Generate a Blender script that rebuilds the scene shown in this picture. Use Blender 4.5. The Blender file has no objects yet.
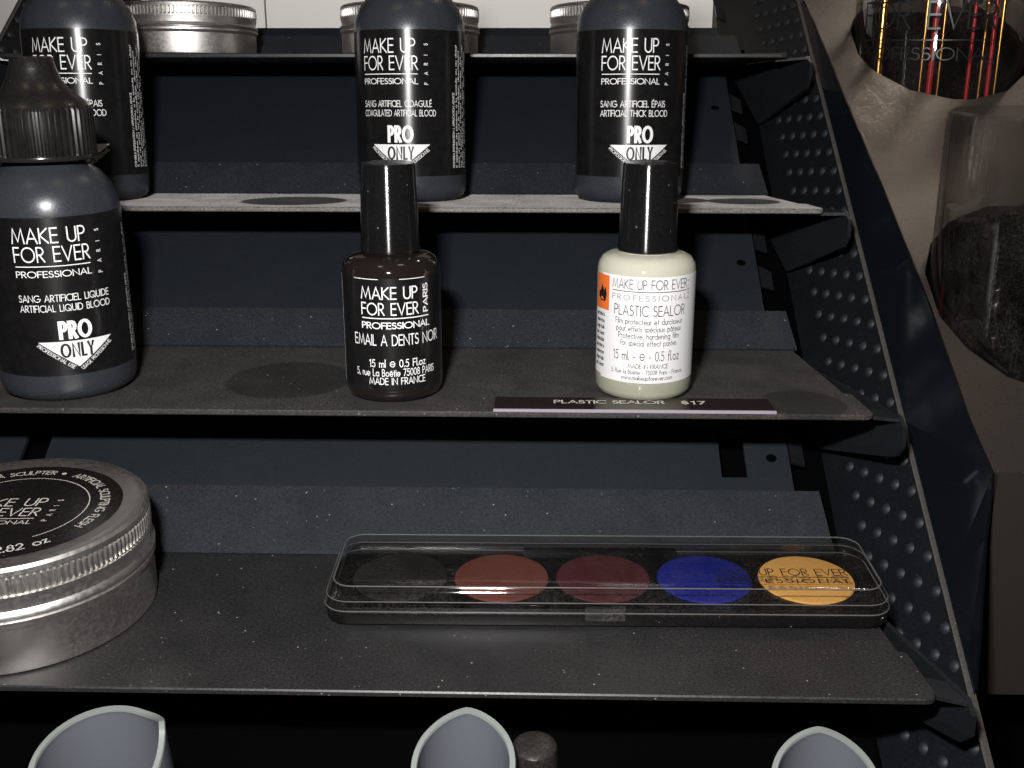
import bpy, math, random
from mathutils import Vector, Matrix
from mathutils.geometry import delaunay_2d_cdt
R = math.radians
random.seed(7)
scene = bpy.context.scene
MM = 0.001
ZO = 300.0                      # counter top is z = 0, the lens is 300 mm above it

# ------------------------------------------------------------------ camera
cam_d = bpy.data.cameras.new('camera')
cam_d.sensor_width = 36.0
cam_d.lens = 1100 / 1024 * 36
cam_d.clip_start = 0.01
cam = bpy.data.objects.new('camera', cam_d)
scene.collection.objects.link(cam)
cam.location = (0, 0, ZO * MM)
cam.rotation_euler = (R(90 - 17.32), 0, R(1.5))
scene.camera = cam

# ------------------------------------------------------------------ world
world = bpy.data.worlds.new('room')
scene.world = world
world.use_nodes = True
wn = world.node_tree.nodes['Background']
wn.inputs[0].default_value = (0.62, 0.56, 0.50, 1)
wn.inputs[1].default_value = 0.02

# ------------------------------------------------------------------ lights
def area(name, loc, aim, sx, sy, power, col):
    l = bpy.data.lights.new(name, 'AREA')
    l.shape = 'RECTANGLE'; l.size = sx * MM; l.size_y = sy * MM
    l.energy = power; l.color = col
    o = bpy.data.objects.new(name, l)
    scene.collection.objects.link(o)
    o.location = Vector(loc) * MM
    o.rotation_euler = (Vector(aim) - Vector(loc)).to_track_quat('-Z', 'Y').to_euler()
    return o
area('camera_flash', (-36, 4, ZO + 70), (-10, 330, ZO - 75), 26, 12, 1.9, (1.0, 0.98, 0.97))
area('ceiling_lamp', (420, 60, ZO + 1500), (120, 350, ZO), 260, 260, .6, (1.0, 0.80, 0.55))
area('ceiling_lamp', (-520, -350, ZO + 1500), (-60, 350, ZO), 260, 260, .6, (1.0, 0.86, 0.68))
wl = area('wall_fill', (-40, 835, ZO + 480), (-40, 900, ZO + 30), 700, 40, 1.5, (1.0, 0.96, 0.90)); wl.data.spread = R(50)  # unseen light added to brighten the white board behind the rack
tb = area('stand_streak_light', (410, 800, ZO + 760), (150, 440, ZO - 10), 150, 20, .034, (1.0, 0.88, 0.72)); tb.data.spread = R(40)  # added light, no such lamp seen; puts a warm streak on the stand

vs = scene.view_settings
scene.display_settings.display_device = 'sRGB'
vs.view_transform = 'Standard'; vs.look = 'None'
vs.gamma = 1.0; vs.use_curve_mapping = False
vs.exposure = 0.0

# ------------------------------------------------------------------ materials
def lin(c):
    return tuple(((v / 255) / 12.92 if v / 255 <= 0.04045 else ((v / 255 + 0.055) / 1.055) ** 2.4) for v in c) + (1,)

class NT:
    def __init__(s, name):
        s.m = bpy.data.materials.new(name); s.m.use_nodes = True
        s.t = s.m.node_tree; s.p = s.t.nodes.get('Principled BSDF'); s.out = s.t.nodes.get('Material Output')
    def n(s, typ, **kw):
        x = s.t.nodes.new(typ)
        for k, v in kw.items(): setattr(x, k, v)
        return x
    def l(s, a, b): s.t.links.new(a, b)
    def val(s, sock, v):
        if hasattr(v, 'is_output'): s.l(v, sock)
        else: sock.default_value = v
    def math(s, op, a, b=None, c=None):
        x = s.n('ShaderNodeMath', operation=op)
        for i, v in enumerate((a, b, c)):
            if v is not None: s.val(x.inputs[i], v)
        return x.outputs[0]
    def noise(s, scale, detail=3, rough=.6, coord='Object'):
        tc = s.n('ShaderNodeTexCoord'); x = s.n('ShaderNodeTexNoise')
        x.inputs['Scale'].default_value = scale; x.inputs['Detail'].default_value = detail
        x.inputs['Roughness'].default_value = rough
        s.l(tc.outputs[coord], x.inputs['Vector']); return x.outputs[0]
    def ramp(s, v, a, b, lo=0., hi=1.):
        x = s.n('ShaderNodeMapRange'); x.clamp = True
        s.l(v, x.inputs[0])
        x.inputs[1].default_value = a; x.inputs[2].default_value = b
        x.inputs[3].default_value = lo; x.inputs[4].default_value = hi
        return x.outputs[0]
    def mixc(s, f, a, b):
        x = s.n('ShaderNodeMix', data_type='RGBA')
        s.val(x.inputs[0], f); s.val(x.inputs[6], a); s.val(x.inputs[7], b)
        return x.outputs[2]
    def bump(s, h, strength=.2, dist=.0002):
        x = s.n('ShaderNodeBump'); x.inputs['Strength'].default_value = strength
        x.inputs['Distance'].default_value = dist
        s.l(h, x.inputs['Height']); s.l(x.outputs[0], s.p.inputs['Normal'])

def plain(name, col, rough=.4, metal=0., spec=.5, coat=0., var=0.0, nscale=300, **kw):
    t = NT(name); p = t.p
    c = col if len(col) == 4 else lin(col)
    if var:
        d = tuple(v * (1 - var) for v in c[:3]) + (1,); e = tuple(min(1, v * (1 + var)) for v in c[:3]) + (1,)
        t.l(t.mixc(t.ramp(t.noise(nscale), .3, .7), d, e), p.inputs['Base Color'])
    else:
        p.inputs['Base Color'].default_value = c
    p.inputs['Roughness'].default_value = rough; p.inputs['Metallic'].default_value = metal
    p.inputs['Specular IOR Level'].default_value = spec
    p.inputs['Coat Weight'].default_value = coat; p.inputs['Coat Roughness'].default_value = .05
    for k, v in kw.items(): p.inputs[k.replace('_', ' ')].default_value = v
    return t.m

def aniso(m, rough, amount=.85):
    """fine scratches running round the part stretch its highlight along the axis"""
    t = m.node_tree; p = t.nodes['Principled BSDF']
    for l in list(p.inputs['Roughness'].links): t.links.remove(l)
    tg = t.nodes.new('ShaderNodeTangent'); tg.direction_type = 'RADIAL'; tg.axis = 'Z'
    t.links.new(tg.outputs[0], p.inputs['Tangent'])
    p.inputs['Roughness'].default_value = rough; p.inputs['Anisotropic'].default_value = amount
    p.inputs['Anisotropic Rotation'].default_value = .25
    return m

def dusty(name, col, dust=(.30, .28, .26, 1), amount=.25, rough=.38, sheen=0., speck=.5, clean=(), metal=0., big=60, grain=1400, spec=.5, wipe=.12, relief=.1):
    """dark painted metal or plastic with a layer of dust, white specks, and wiped footprints"""
    t = NT(name); p = t.p
    fine = t.noise(grain, 2, .7); broad = t.noise(big, 4, .65)
    d = t.math('MULTIPLY', t.ramp(fine, .22, .88), t.ramp(broad, .25, .7, .45, 1.))
    if clean:
        tc = t.n('ShaderNodeTexCoord'); wob = t.noise(140, 2)
        for (cx, cy, r) in clean:
            sb = t.n('ShaderNodeVectorMath', operation='SUBTRACT'); t.l(tc.outputs['Object'], sb.inputs[0])
            sb.inputs[1].default_value = (cx * MM, cy * MM, 0)
            ml = t.n('ShaderNodeVectorMath', operation='MULTIPLY'); t.l(sb.outputs[0], ml.inputs[0]); ml.inputs[1].default_value = (1, 1, 0)
            ln = t.n('ShaderNodeVectorMath', operation='LENGTH'); t.l(ml.outputs[0], ln.inputs[0])
            k = t.math('ADD', ln.outputs['Value'], t.math('MULTIPLY', wob, .0016))
            d = t.math('MULTIPLY', d, t.ramp(k, (r - .6) * MM, (r + .8) * MM, wipe, 1.))
    tc2 = t.n('ShaderNodeTexCoord'); vo = t.n('ShaderNodeTexVoronoi'); vo.inputs['Scale'].default_value = 420
    t.l(tc2.outputs['Object'], vo.inputs['Vector'])
    spk = t.math('MULTIPLY', t.ramp(vo.outputs['Distance'], .05, .13, 1., 0.), t.ramp(t.noise(190, 2), .52, .62))
    col1 = t.mixc(t.math('MULTIPLY', d, amount), col, dust)
    col2 = t.mixc(t.math('MULTIPLY', spk, speck), col1, (.5, .5, .5, 1))
    t.l(col2, p.inputs['Base Color'])
    t.l(t.ramp(d, 0, 1, rough, min(1, rough + .25)), p.inputs['Roughness'])
    p.inputs['Metallic'].default_value = metal; p.inputs['Specular IOR Level'].default_value = spec
    if sheen:
        t.l(t.math('MULTIPLY', d, sheen), p.inputs['Sheen Weight'])
        p.inputs['Sheen Roughness'].default_value = .35
        p.inputs['Sheen Tint'].default_value = (1, .96, .92, 1)
    t.bump(fine, relief, .00015)
    return t.m

def clear(name, tint=(1, 1, 1, 1), dust=.12, f0=.04, rough=.02, dustcol=(.45, .43, .40, 1), scratch=90):
    """thin clear plastic: straight transmission, Fresnel reflection, a film of dust"""
    t = NT(name)
    g = t.n('ShaderNodeNewGeometry'); dp = t.n('ShaderNodeVectorMath', operation='DOT_PRODUCT')
    t.l(g.outputs['Normal'], dp.inputs[0]); t.l(g.outputs['Incoming'], dp.inputs[1])
    c = t.math('ABSOLUTE', dp.outputs['Value'])
    fr = t.math('ADD', f0, t.math('MULTIPLY', t.math('POWER', t.math('SUBTRACT', 1., c), 5.), 1 - f0))
    tr = t.n('ShaderNodeBsdfTransparent'); tr.inputs[0].default_value = tint
    gl = t.n('ShaderNodeBsdfGlossy'); gl.inputs['Roughness'].default_value = rough
    m1 = t.n('ShaderNodeMixShader'); t.l(fr, m1.inputs[0]); t.l(tr.outputs[0], m1.inputs[1]); t.l(gl.outputs[0], m1.inputs[2])
    df = t.n('ShaderNodeBsdfDiffuse'); df.inputs[0].default_value = dustcol
    dm = t.math('MULTIPLY', t.ramp(t.noise(1500, 2, .7), .42, .75), t.ramp(t.noise(scratch, 4, .7), .42, .72, .12, 1.))
    m2 = t.n('ShaderNodeMixShader'); t.l(t.math('MULTIPLY', dm, dust), m2.inputs[0])
    t.l(m1.outputs[0], m2.inputs[1]); t.l(df.outputs[0], m2.inputs[2])
    t.l(m2.outputs[0], t.out.inputs[0])
    return t.m

def frosted(name, col, trans=.35):
    """milky soft plastic that lets some light straight through"""
    t = NT(name); p = t.p
    p.inputs['Base Color'].default_value = col; p.inputs['Roughness'].default_value = .28
    tl = t.n('ShaderNodeBsdfTranslucent'); tl.inputs[0].default_value = col
    tr = t.n('ShaderNodeBsdfTransparent'); tr.inputs[0].default_value = (.9, .92, .95, 1)
    a = t.n('ShaderNodeMixShader'); a.inputs[0].default_value = .35
    t.l(p.outputs[0], a.inputs[1]); t.l(tl.outputs[0], a.inputs[2])
    b = t.n('ShaderNodeMixShader'); b.inputs[0].default_value = trans
    t.l(a.outputs[0], b.inputs[1]); t.l(tr.outputs[0], b.inputs[2])
    t.l(b.outputs[0], t.out.inputs[0]); return t.m

def brushed(name, col, rough=.3):
    t = NT(name); p = t.p
    p.inputs['Metallic'].default_value = 1.0
    n = t.noise(900, 3); b = t.noise(45, 4)
    t.l(t.mixc(t.ramp(b, .35, .7), col, tuple(v * .82 for v in col[:3]) + (1,)), p.inputs['Base Color'])
    t.l(t.ramp(n, .3, .7, rough - .05, rough + .1), p.inputs['Roughness'])
    t.bump(n, .06, .0001); return t.m

def pressed(name, col):
    """pressed make-up powder, finely grained"""
    t = NT(name); p = t.p
    n = t.noise(3200, 2, .7); b = t.noise(160, 4)
    f = t.math('MULTIPLY', t.ramp(n, .4, .75), t.ramp(b, .3, .75, .3, 1.))
    t.l(t.mixc(f, col, tuple(min(1, v * 1.5 + .05) for v in col[:3]) + (1,)), p.inputs['Base Color'])
    p.inputs['Roughness'].default_value = .75; p.inputs['Specular IOR Level'].default_value = .2
    t.bump(n, .3, .0002); return t.m

M = {}
BLK = (.0045, .0052, .0065, 1)
SL = (.0105, .0135, .0182, 1)
M['board'] = dusty('slate_painted_metal', SL, (.03, .034, .042, 1), .22, .5, 0, .0, spec=.3)
M['flange'] = dusty('dusty_slate_flange', (.009, .0115, .0155, 1), (.11, .11, .117, 1), .36, .5, .05, .7, spec=.3)
M['shelf'] = dusty('dusty_black_shelf', (.009, .009, .010, 1), (.15, .145, .14, 1), .30, .30, .05, .8)
M['shelf_grey'] = dusty('grey_dust_shelf', (.018, .018, .019, 1), (.5, .47, .44, 1), .75, .4, .9, .3,
                        clean=((-38, 25, 19.5), (124, 30, 14), (100, 34, 13)))
M['shelf_foot'] = dusty('dusty_shelf_footprints', (.010, .010, .0105, 1), (.21, .20, .19, 1), .50, .36, .12, .8,
                        clean=((-27, 30, 20), (128, 10, 13)), wipe=.5)
M['side'] = dusty('black_side_panel', BLK, (.02, .023, .028, 1), .35, .42, 0, .1, spec=.35)
M['dimple'] = dusty('rubbed_dimples', (.012, .014, .017, 1), (.04, .045, .05, 1), .3, .5, 0, .0, spec=.4)
M['edge'] = dusty('worn_panel_edge', (.055, .052, .05, 1), (.25, .23, .2, 1), .5, .4, 0, .3)
M['gloss'] = plain('glossy_black_flange', (.0042, .0052, .007, 1), .09, spec=.5)
M['arm'] = dusty('black_bracket', (.010, .011, .013, 1), (.04, .04, .045, 1), .3, .25, 0, .2)
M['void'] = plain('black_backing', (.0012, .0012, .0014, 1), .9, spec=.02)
M['white'] = plain('white_print', (.86, .86, .86, 1), .5)
M['black_print'] = plain('black_print', (.012, .012, .013, 1), .4)
M['grey_print'] = plain('grey_print', (.30, .29, .30, 1), .5)
M['label_black'] = plain('black_label', (.0085, .008, .0085, 1), .17, spec=.5, var=.3)
M['label_white'] = plain('white_label', (.80, .80, .80, 1), .4)
M['label_orange'] = plain('orange_hazard_label', (.82, .17, .03, 1), .4)
M['bottle'] = dusty('smoky_bottle_plastic', (.027, .030, .036, 1), (.07, .07, .073, 1), .3, .22, 0, .1, big=120)
M['neck'] = plain('smoky_neck_plastic', (.05, .06, .08, 1), .25)
M['cap'] = dusty('smoky_dispensing_cap', (.010, .0095, .009, 1), (.06, .052, .046, 1), .14, .20, 0, .1, big=150, relief=.05)
M['ribs'] = aniso(plain('smoky_ribbed_plastic', (.012, .0115, .011, 1), .3, var=.3), .30, .7)
M['ring'] = plain('dark_cap_plastic', (.016, .015, .015, 1), .18)
M['polish_cap'] = dusty('glossy_black_cap', (.004, .004, .0045, 1), (.25, .24, .22, 1), .035, .10, 0, .35, big=130, relief=.06)
aniso(M['polish_cap'], .20, .92); aniso(M['label_black'], .27, .62); M['label_black'].node_tree.nodes['Principled BSDF'].inputs['Specular IOR Level'].default_value = .5
M['polish_dark'] = plain('dark_varnish_glass', (.013, .0095, .0085, 1), .05, spec=.6, coat=.4)
M['polish_clear'] = plain('pale_varnish_glass', (.76, .75, .61, 1), .06, coat=.5, **{'Transmission_Weight': .35, 'IOR': 1.3})
M['glass_base'] = plain('thick_glass_base', (.66, .68, .52, 1), .04, **{'Transmission_Weight': .5, 'IOR': 1.5})
M['tin'] = brushed('brushed_aluminium', (.70, .675, .64, 1), .42)
M['tin_dark'] = brushed('tin_seam_aluminium', (.42, .40, .38, 1), .38)
M['tin_label'] = dusty('black_tin_label', (.006, .0055, .0055, 1), (.06, .056, .05, 1), .25, .22, 0, .2)
M['cream_print'] = plain('cream_print', (.62, .60, .54, 1), .5)
M['pal_base'] = dusty('black_palette_base', (.004, .004, .0045, 1), (.10, .09, .08, 1), .06, .16, 0, .3, big=90, relief=.05)
M['lid'] = clear('clear_dusty_lid', (.95, .95, .95, 1), .05, f0=.085, rough=.035)
M['glint'] = frosted('pale_lid_glint', (.26, .25, .24, 1), .45)  # pale colour imitating the light that the lid's edges catch
M['latch'] = clear('clear_latch', (.85, .85, .85, 1), .2, f0=.12)
M['pan_metal'] = brushed('pan_rim_metal', (.25, .24, .22, 1), .35)
for nm, c in (('brown', (.130, .036, .023, 1)), ('maroon', (.066, .010, .013, 1)), ('blue', (.003, .009, .19, 1)),
              ('yellow', (.82, .40, .10, 1)), ('black', (.007, .0062, .006, 1))):
    M['pan_' + nm] = pressed(nm + '_pressed_colour', c)
M['price'] = plain('price_strip_black', (.022, .018, .017, 1), .12, coat=.3)
M['price_edge'] = plain('price_strip_edge', (.34, .29, .34, 1), .35)
M['jar'] = clear('clear_acrylic_jar', (.90, .89, .88, 1), .10, f0=.09, dustcol=(.30, .28, .26, 1), scratch=60)
M['stand'] = dusty('brown_grey_satin_stand', (.055, .045, .040, 1), (.10, .082, .07, 1), .2, .24, 0, .1, metal=.5, relief=.03)
M['gold'] = plain('gold_streak', (.75, .42, .12, 1), .22, metal=1.)
M['red'] = plain('red_streak', (.62, .02, .03, 1), .25)
M['scoop'] = frosted('milky_soft_plastic', (.28, .30, .335, 1), .45)
M['scoop_rim'] = frosted('milky_plastic_rim', (.40, .43, .40, 1), .3)
M['dark_clear'] = dusty('black_stopper', (.008, .007, .007, 1), (.14, .12, .11, 1), .3, .25, 0, .4)
M['wall'] = plain('brown_grey_wall', (.07, .055, .047, 1), .7, var=.1, nscale=8)
M['panel_white'] = plain('white_board', (.80, .80, .78, 1), .5, var=.02, nscale=6)
M['counter'] = plain('black_counter_laminate', (.004, .004, .0045, 1), .5, var=.2, nscale=60, spec=.2)

# ------------------------------------------------------------------ mesh helpers (all numbers in mm)
def obj(name, vf, mat, parent=None, smooth=False, sharp=None):
    v, f = vf
    me = bpy.data.meshes.new(name)
    me.from_pydata([(a * MM, b * MM, c * MM) for a, b, c in v], [], f)
    me.materials.append(M[mat] if isinstance(mat, str) else mat)
    if smooth:
        me.shade_smooth()
        me.set_sharp_from_angle(angle=R(sharp or 38))
    me.update()
    o = bpy.data.objects.new(name, me)
    scene.collection.objects.link(o)
    if parent: o.parent = parent
    return o

def thing(name, label, cat, loc, rx=0., rz=0., group=None):
    o = bpy.data.objects.new(name, None)
    o.empty_display_size = .01
    scene.collection.objects.link(o)
    o.location = (loc[0] * MM, loc[1] * MM, (loc[2] + ZO) * MM)
    o.rotation_mode = 'XYZ'
    m = Matrix.Rotation(R(rx), 4, 'X') @ Matrix.Rotation(R(rz), 4, 'Z')
    o.rotation_euler = m.to_euler()
    o['label'] = label; o['category'] = cat
    if group: o['group'] = group
    return o

def join(*ms):
    V, F = [], []
    for v, f in ms:
        k = len(V); V += list(v); F += [tuple(i + k for i in q) for q in f]
    return V, F

def move(vf, dx=0, dy=0, dz=0, m=None):
    v, f = vf
    if m is not None: v = [tuple(m @ Vector(p)) for p in v]
    return [(a + dx, b + dy, c + dz) for a, b, c in v], f

def box(x0, x1, y0, y1, z0, z1):
    v = [(x, y, z) for z in (z0, z1) for x, y in ((x0, y0), (x1, y0), (x1, y1), (x0, y1))]
    return v, [(3, 2, 1, 0), (4, 5, 6, 7), (0, 1, 5, 4), (1, 2, 6, 5), (2, 3, 7, 6), (3, 0, 4, 7)]

def lathe(prof, n=64, closed=False):
    """prof: (radius, z) from the bottom axis outward and up; radius 0 closes the end"""
    V, F, rings = [], [], []
    for r, z in prof:
        if r <= 1e-6: rings.append([len(V)]); V.append((0, 0, z))
        else:
            rings.append(list(range(len(V), len(V) + n)))
            V += [(r * math.sin(2 * math.pi * i / n), -r * math.cos(2 * math.pi * i / n), z) for i in range(n)]
    pairs = list(zip(rings, rings[1:])) + ([(rings[-1], rings[0])] if closed else [])
    for a, b in pairs:
        for i in range(n):
            j = (i + 1) % n
            if len(a) == 1 and len(b) == 1: continue
            if len(a) == 1: F.append((a[0], b[j], b[i]))
            elif len(b) == 1: F.append((a[i], a[j], b[0]))
            else: F.append((a[i], a[j], b[j], b[i]))
    return V, F

def ribbed(prof, n, depth):
    """lathe with n ribs: every other vertex pulled in"""
    V, F, m = [], [], n * 4
    for r, z in prof:
        for i in range(m):
            a = 2 * math.pi * i / m; q = r if i % 4 in (0, 1) else r - depth
            V.append((q * math.sin(a), -q * math.cos(a), z))
    for k in range(len(prof) - 1):
        for i in range(m):
            j = (i + 1) % m
            F.append((k * m + i, k * m + j, (k + 1) * m + j, (k + 1) * m + i))
    F.append(tuple(range(m - 1, -1, -1))); F.append(tuple((len(prof) - 1) * m + i for i in range(m)))
    return V, F

def rrect(w, d, r, n=8):
    P = []
    for cx, cy, a0 in ((w / 2 - r, d / 2 - r, 0), (-w / 2 + r, d / 2 - r, 90), (-w / 2 + r, -d / 2 + r, 180), (w / 2 - r, -d / 2 + r, 270)):
        for i in range(n + 1):
            a = R(a0 + 90 * i / n); P.append((cx + r * math.cos(a), cy + r * math.sin(a)))
    return P

def loops(ls, cap0=True, cap1=True, closed=False):
    """skin a list of equal-length 3-D loops (counter-clockwise seen from above, bottom first)"""
    n = len(ls[0]); V = [p for l in ls for p in l]; F = []
    prs = list(range(len(ls) - 1))
    for k in prs:
        for i in range(n):
            j = (i + 1) % n; F.append((k * n + i, k * n + j, (k + 1) * n + j, (k + 1) * n + i))
    if closed:
        k = len(ls) - 1
        for i in range(n):
            j = (i + 1) % n; F.append((k * n + i, k * n + j, j, i))
    else:
        if cap0: F.append(tuple(range(n - 1, -1, -1)))
        if cap1: F.append(tuple((len(ls) - 1) * n + i for i in range(n)))
    return V, F

def prism(poly, z0, z1, ch=0.):
    """extrude a counter-clockwise polygon; ch chamfers both rims slightly"""
    if not ch: return loops([[(x, y, z) for x, y in poly] for z in (z0, z1)])
    cx = sum(p[0] for p in poly) / len(poly); cy = sum(p[1] for p in poly) / len(poly)
    def ins(d):
        out, n = [], len(poly)
        for i in range(n):
            a, b, c = Vector(poly[i - 1]), Vector(poly[i]), Vector(poly[(i + 1) % n])
            e1 = (b - a).normalized(); e2 = (c - b).normalized()
            nn = Vector((-e1.y - e2.y, e1.x + e2.x)); nn = nn.normalized() / max(.4, nn.length / 2)
            out.append((b.x + nn.x * d, b.y + nn.y * d))
        return out
    i = ins(ch)
    return loops([[(x, y, z0) for x, y in i], [(x, y, z0 + ch) for x, y in poly], [(x, y, z1 - ch) for x, y in poly], [(x, y, z1) for x, y in i]])

def plate(pts, thick, nrm):
    """flat plate from 3-D corner points, given thickness along nrm (points are the outer face)"""
    n = Vector(nrm).normalized() * thick
    a = [tuple(p) for p in pts]; b = [tuple(Vector(p) - n) for p in pts]
    k = len(pts); V = a + b
    F = [tuple(range(k)), tuple(range(2 * k - 1, k - 1, -1))]
    for i in range(k):
        j = (i + 1) % k; F.append((i, i + k, j + k, j))
    return V, F

# ------------------------------------------------------------------ lettering: a geometric single-stroke alphabet (cap height 1)
def arc(cx, cy, rx, ry, a0, a1, n=14):
    return [(cx + rx * math.cos(R(a0 + (a1 - a0) * i / n)), cy + ry * math.sin(R(a0 + (a1 - a0) * i / n))) for i in range(n + 1)]
G = {
 'A': (.74, [[(0, 0), (.37, 1), (.74, 0)], [(.13, .32), (.61, .32)]]),
 'B': (.50, [[(.25, .53), (0, .53), (0, 0), (.24, 0)] + arc(.24, .265, .26, .265, -90, 90), [(0, .53), (0, 1), (.22, 1)] + arc(.22, .765, .21, .235, 90, -90)]),
 'C': (.74, [arc(.5, .5, .5, .5, 52, 308, 22)]),
 'D': (.70, [[(.2, 0), (0, 0), (0, 1), (.2, 1)] + arc(.2, .5, .5, .5, 90, -90, 18)]),
 'E': (.46, [[(.46, 0), (0, 0), (0, 1), (.46, 1)], [(0, .52), (.44, .52)]]),
 'F': (.44, [[(0, 0), (0, 1), (.44, 1)], [(0, .52), (.42, .52)]]),
 'G': (.94, [arc(.5, .5, .5, .5, 50, 350, 24) + [(.99, .46), (.55, .46)]]),
 'H': (.66, [[(0, 0), (0, 1)], [(.66, 0), (.66, 1)], [(0, .53), (.66, .53)]]),
 'I': (.02, [[(.01, 0), (.01, 1)]]),
 'J': (.30, [[(.3, 1), (.3, .14)] + arc(.15, .14, .15, .15, 0, -170, 8)]),
 'K': (.58, [[(0, 0), (0, 1)], [(.54, 1), (.03, .53), (.58, 0)]]),
 'L': (.40, [[(0, 1), (0, 0), (.40, 0)]]),
 'M': (.92, [[(0, 0), (.15, 1), (.46, .12), (.77, 1), (.92, 0)]]),
 'N': (.72, [[(0, 0), (0, 1), (.72, 0), (.72, 1)]]),
 'O': (1.0, [arc(.5, .5, .5, .5, 0, 360, 28)]),
 'P': (.48, [[(0, 0), (0, 1), (.22, 1)] + arc(.22, .74, .26, .26, 90, -90) + [(0, .48)]]),
 'Q': (1.0, [arc(.5, .5, .5, .5, 0, 360, 28), [(.55, .4), (1.0, -.02)]]),
 'R': (.52, [[(0, 0), (0, 1), (.22, 1)] + arc(.22, .74, .25, .26, 90, -90) + [(0, .48)], [(.18, .48), (.52, 0)]]),
 'S': (.46, [arc(.23, .755, .2, .245, 35, 250, 14) + arc(.22, .27, .24, .27, 75, -150, 14)]),
 'T': (.50, [[(0, 1), (.5, 1)], [(.25, 1), (.25, 0)]]),
 'U': (.60, [[(0, 1), (0, .3)] + arc(.3, .3, .3, .3, 180, 360) + [(.6, 1)]]),
 'V': (.72, [[(0, 1), (.36, 0), (.72, 1)]]),
 'W': (1.1, [[(0, 1), (.27, 0), (.55, .95), (.83, 0), (1.1, 1)]]),
 'X': (.64, [[(0, 0), (.62, 1)], [(.02, 1), (.64, 0)]]),
 'Y': (.62, [[(0, 1), (.31, .48), (.62, 1)], [(.31, .48), (.31, 0)]]),
 'Z': (.56, [[(0, 1), (.54, 1), (0, 0), (.56, 0)]]),
 '0': (.54, [arc(.27, .5, .27, .5, 0, 360, 24)]),
 '1': (.24, [[(0, .84), (.2, 1), (.2, 0)]]),
 '2': (.50, [arc(.25, .73, .24, .27, 170, -35, 12) + [(0, 0), (.5, 0)]]),
 '5': (.50, [[(.46, 1), (.14, 1), (.08, .58)] + arc(.22, .32, .27, .32, 110, -140, 14)]),
 '7': (.50, [[(0, 1), (.5, 1), (.12, 0)]]),
 '8': (.50, [arc(.25, .76, .2, .24, 0, 360, 18), arc(.25, .27, .25, .27, 0, 360, 18)]),
 '.': (.04, [[(.02, 0), (.02, .1)]]), ',': (.05, [[(.05, .1), (0, -.12)]]), '-': (.26, [[(0, .36), (.26, .36)]]),
 '/': (.36, [[(0, -.1), (.36, 1.05)]]), "'": (.03, [[(.02, 1.02), (.0, .8)]]), '$': (.46, [arc(.23, .72, .2, .22, 35, 250, 12) + arc(.22, .28, .24, .24, 75, -150, 12), [(.23, -.1), (.23, 1.1)]]),
 '*': (.14, [arc(.07, .45, .05, .05, 0, 360, 10)]), '%': (.8, [arc(.42, .42, .36, .36, 20, 330, 18), [(.1, .42), (.76, .42)]]),
}
XH = .58; BR = .29
def low(stem=None, extra=()):
    return (.58, [arc(.29, BR, .29, BR, 0, 360, 20)] + ([stem] if stem else []) + list(extra))
G.update({
 'a': low([(.58, 0), (.58, XH)]), 'b': (.58, [arc(.29, BR, .29, BR, 0, 360, 20), [(0, 0), (0, 1.06)]]),
 'c': (.46, [arc(.29, BR, .29, BR, 50, 310, 14)]), 'd': low([(.58, 0), (.58, 1.06)]),
 'e': (.58, [[(.01, BR), (.58, BR)] + arc(.29, BR, .29, BR, 0, 315, 18)]),
 'f': (.26, [arc(.22, .92, .12, .12, 60, 180, 6) + [(.1, 0)], [(0, XH), (.24, XH)]]),
 'g': (.58, [arc(.29, BR, .29, BR, 0, 360, 20), [(.58, XH), (.58, -.1)] + arc(.3, -.1, .28, .22, 0, -150, 8)]),
 'h': (.44, [[(0, 0), (0, 1.06)], [(0, .36)] + arc(.22, .36, .22, .22, 180, 0, 10) + [(.44, 0)]]),
 'i': (.02, [[(.01, 0), (.01, XH)], [(.01, .76), (.01, .86)]]), 'j': (.02, [[(.01, -.2), (.01, XH)]]),
 'k': (.42, [[(0, 0), (0, 1.06)], [(.38, XH), (.02, .3), (.42, 0)]]), 'l': (.02, [[(.01, 0), (.01, 1.06)]]),
 'm': (.72, [[(0, 0), (0, XH)], [(0, .38)] + arc(.18, .4, .18, .18, 180, 0, 8) + [(.36, 0)], [(.36, .38)] + arc(.54, .4, .18, .18, 180, 0, 8) + [(.72, 0)]]),
 'n': (.44, [[(0, 0), (0, XH)], [(0, .36)] + arc(.22, .36, .22, .22, 180, 0, 10) + [(.44, 0)]]),
 'o': low(), 'p': (.58, [arc(.29, BR, .29, BR, 0, 360, 20), [(0, -.3), (0, XH)]]),
 'q': low([(.58, -.3), (.58, XH)]), 'r': (.22, [[(0, 0), (0, XH)], [(0, .38)] + arc(.17, .4, .17, .17, 180, 60, 6)]),
 's': (.3, [arc(.15, .44, .13, .14, 35, 250, 10) + arc(.14, .15, .16, .15, 75, -150, 10)]),
 't': (.24, [[(.12, 0), (.12, .84)], [(0, XH), (.24, XH)]]),
 'u': (.44, [[(0, XH), (0, .22)] + arc(.22, .22, .22, .22, 180, 360, 10) + [(.44, XH)], [(.44, XH), (.44, 0)]]),
 'v': (.46, [[(0, XH), (.23, 0), (.46, XH)]]), 'w': (.76, [[(0, XH), (.19, 0), (.38, XH), (.57, 0), (.76, XH)]]),
 'x': (.42, [[(0, 0), (.4, XH)], [(0, XH), (.42, 0)]]), 'y': (.46, [[(0, XH), (.23, .02)], [(.46, XH), (.14, -.3)]]),
 'z': (.38, [[(0, XH), (.36, XH), (0, 0), (.38, 0)]]),
})
def acc(base, strokes):
    w, s = G[base]; return (w, s + strokes)
G['É'] = acc('E', [[(.16, 1.1), (.34, 1.26)]]); G['À'] = acc('A', [[(.42, 1.1), (.26, 1.26)]])
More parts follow.
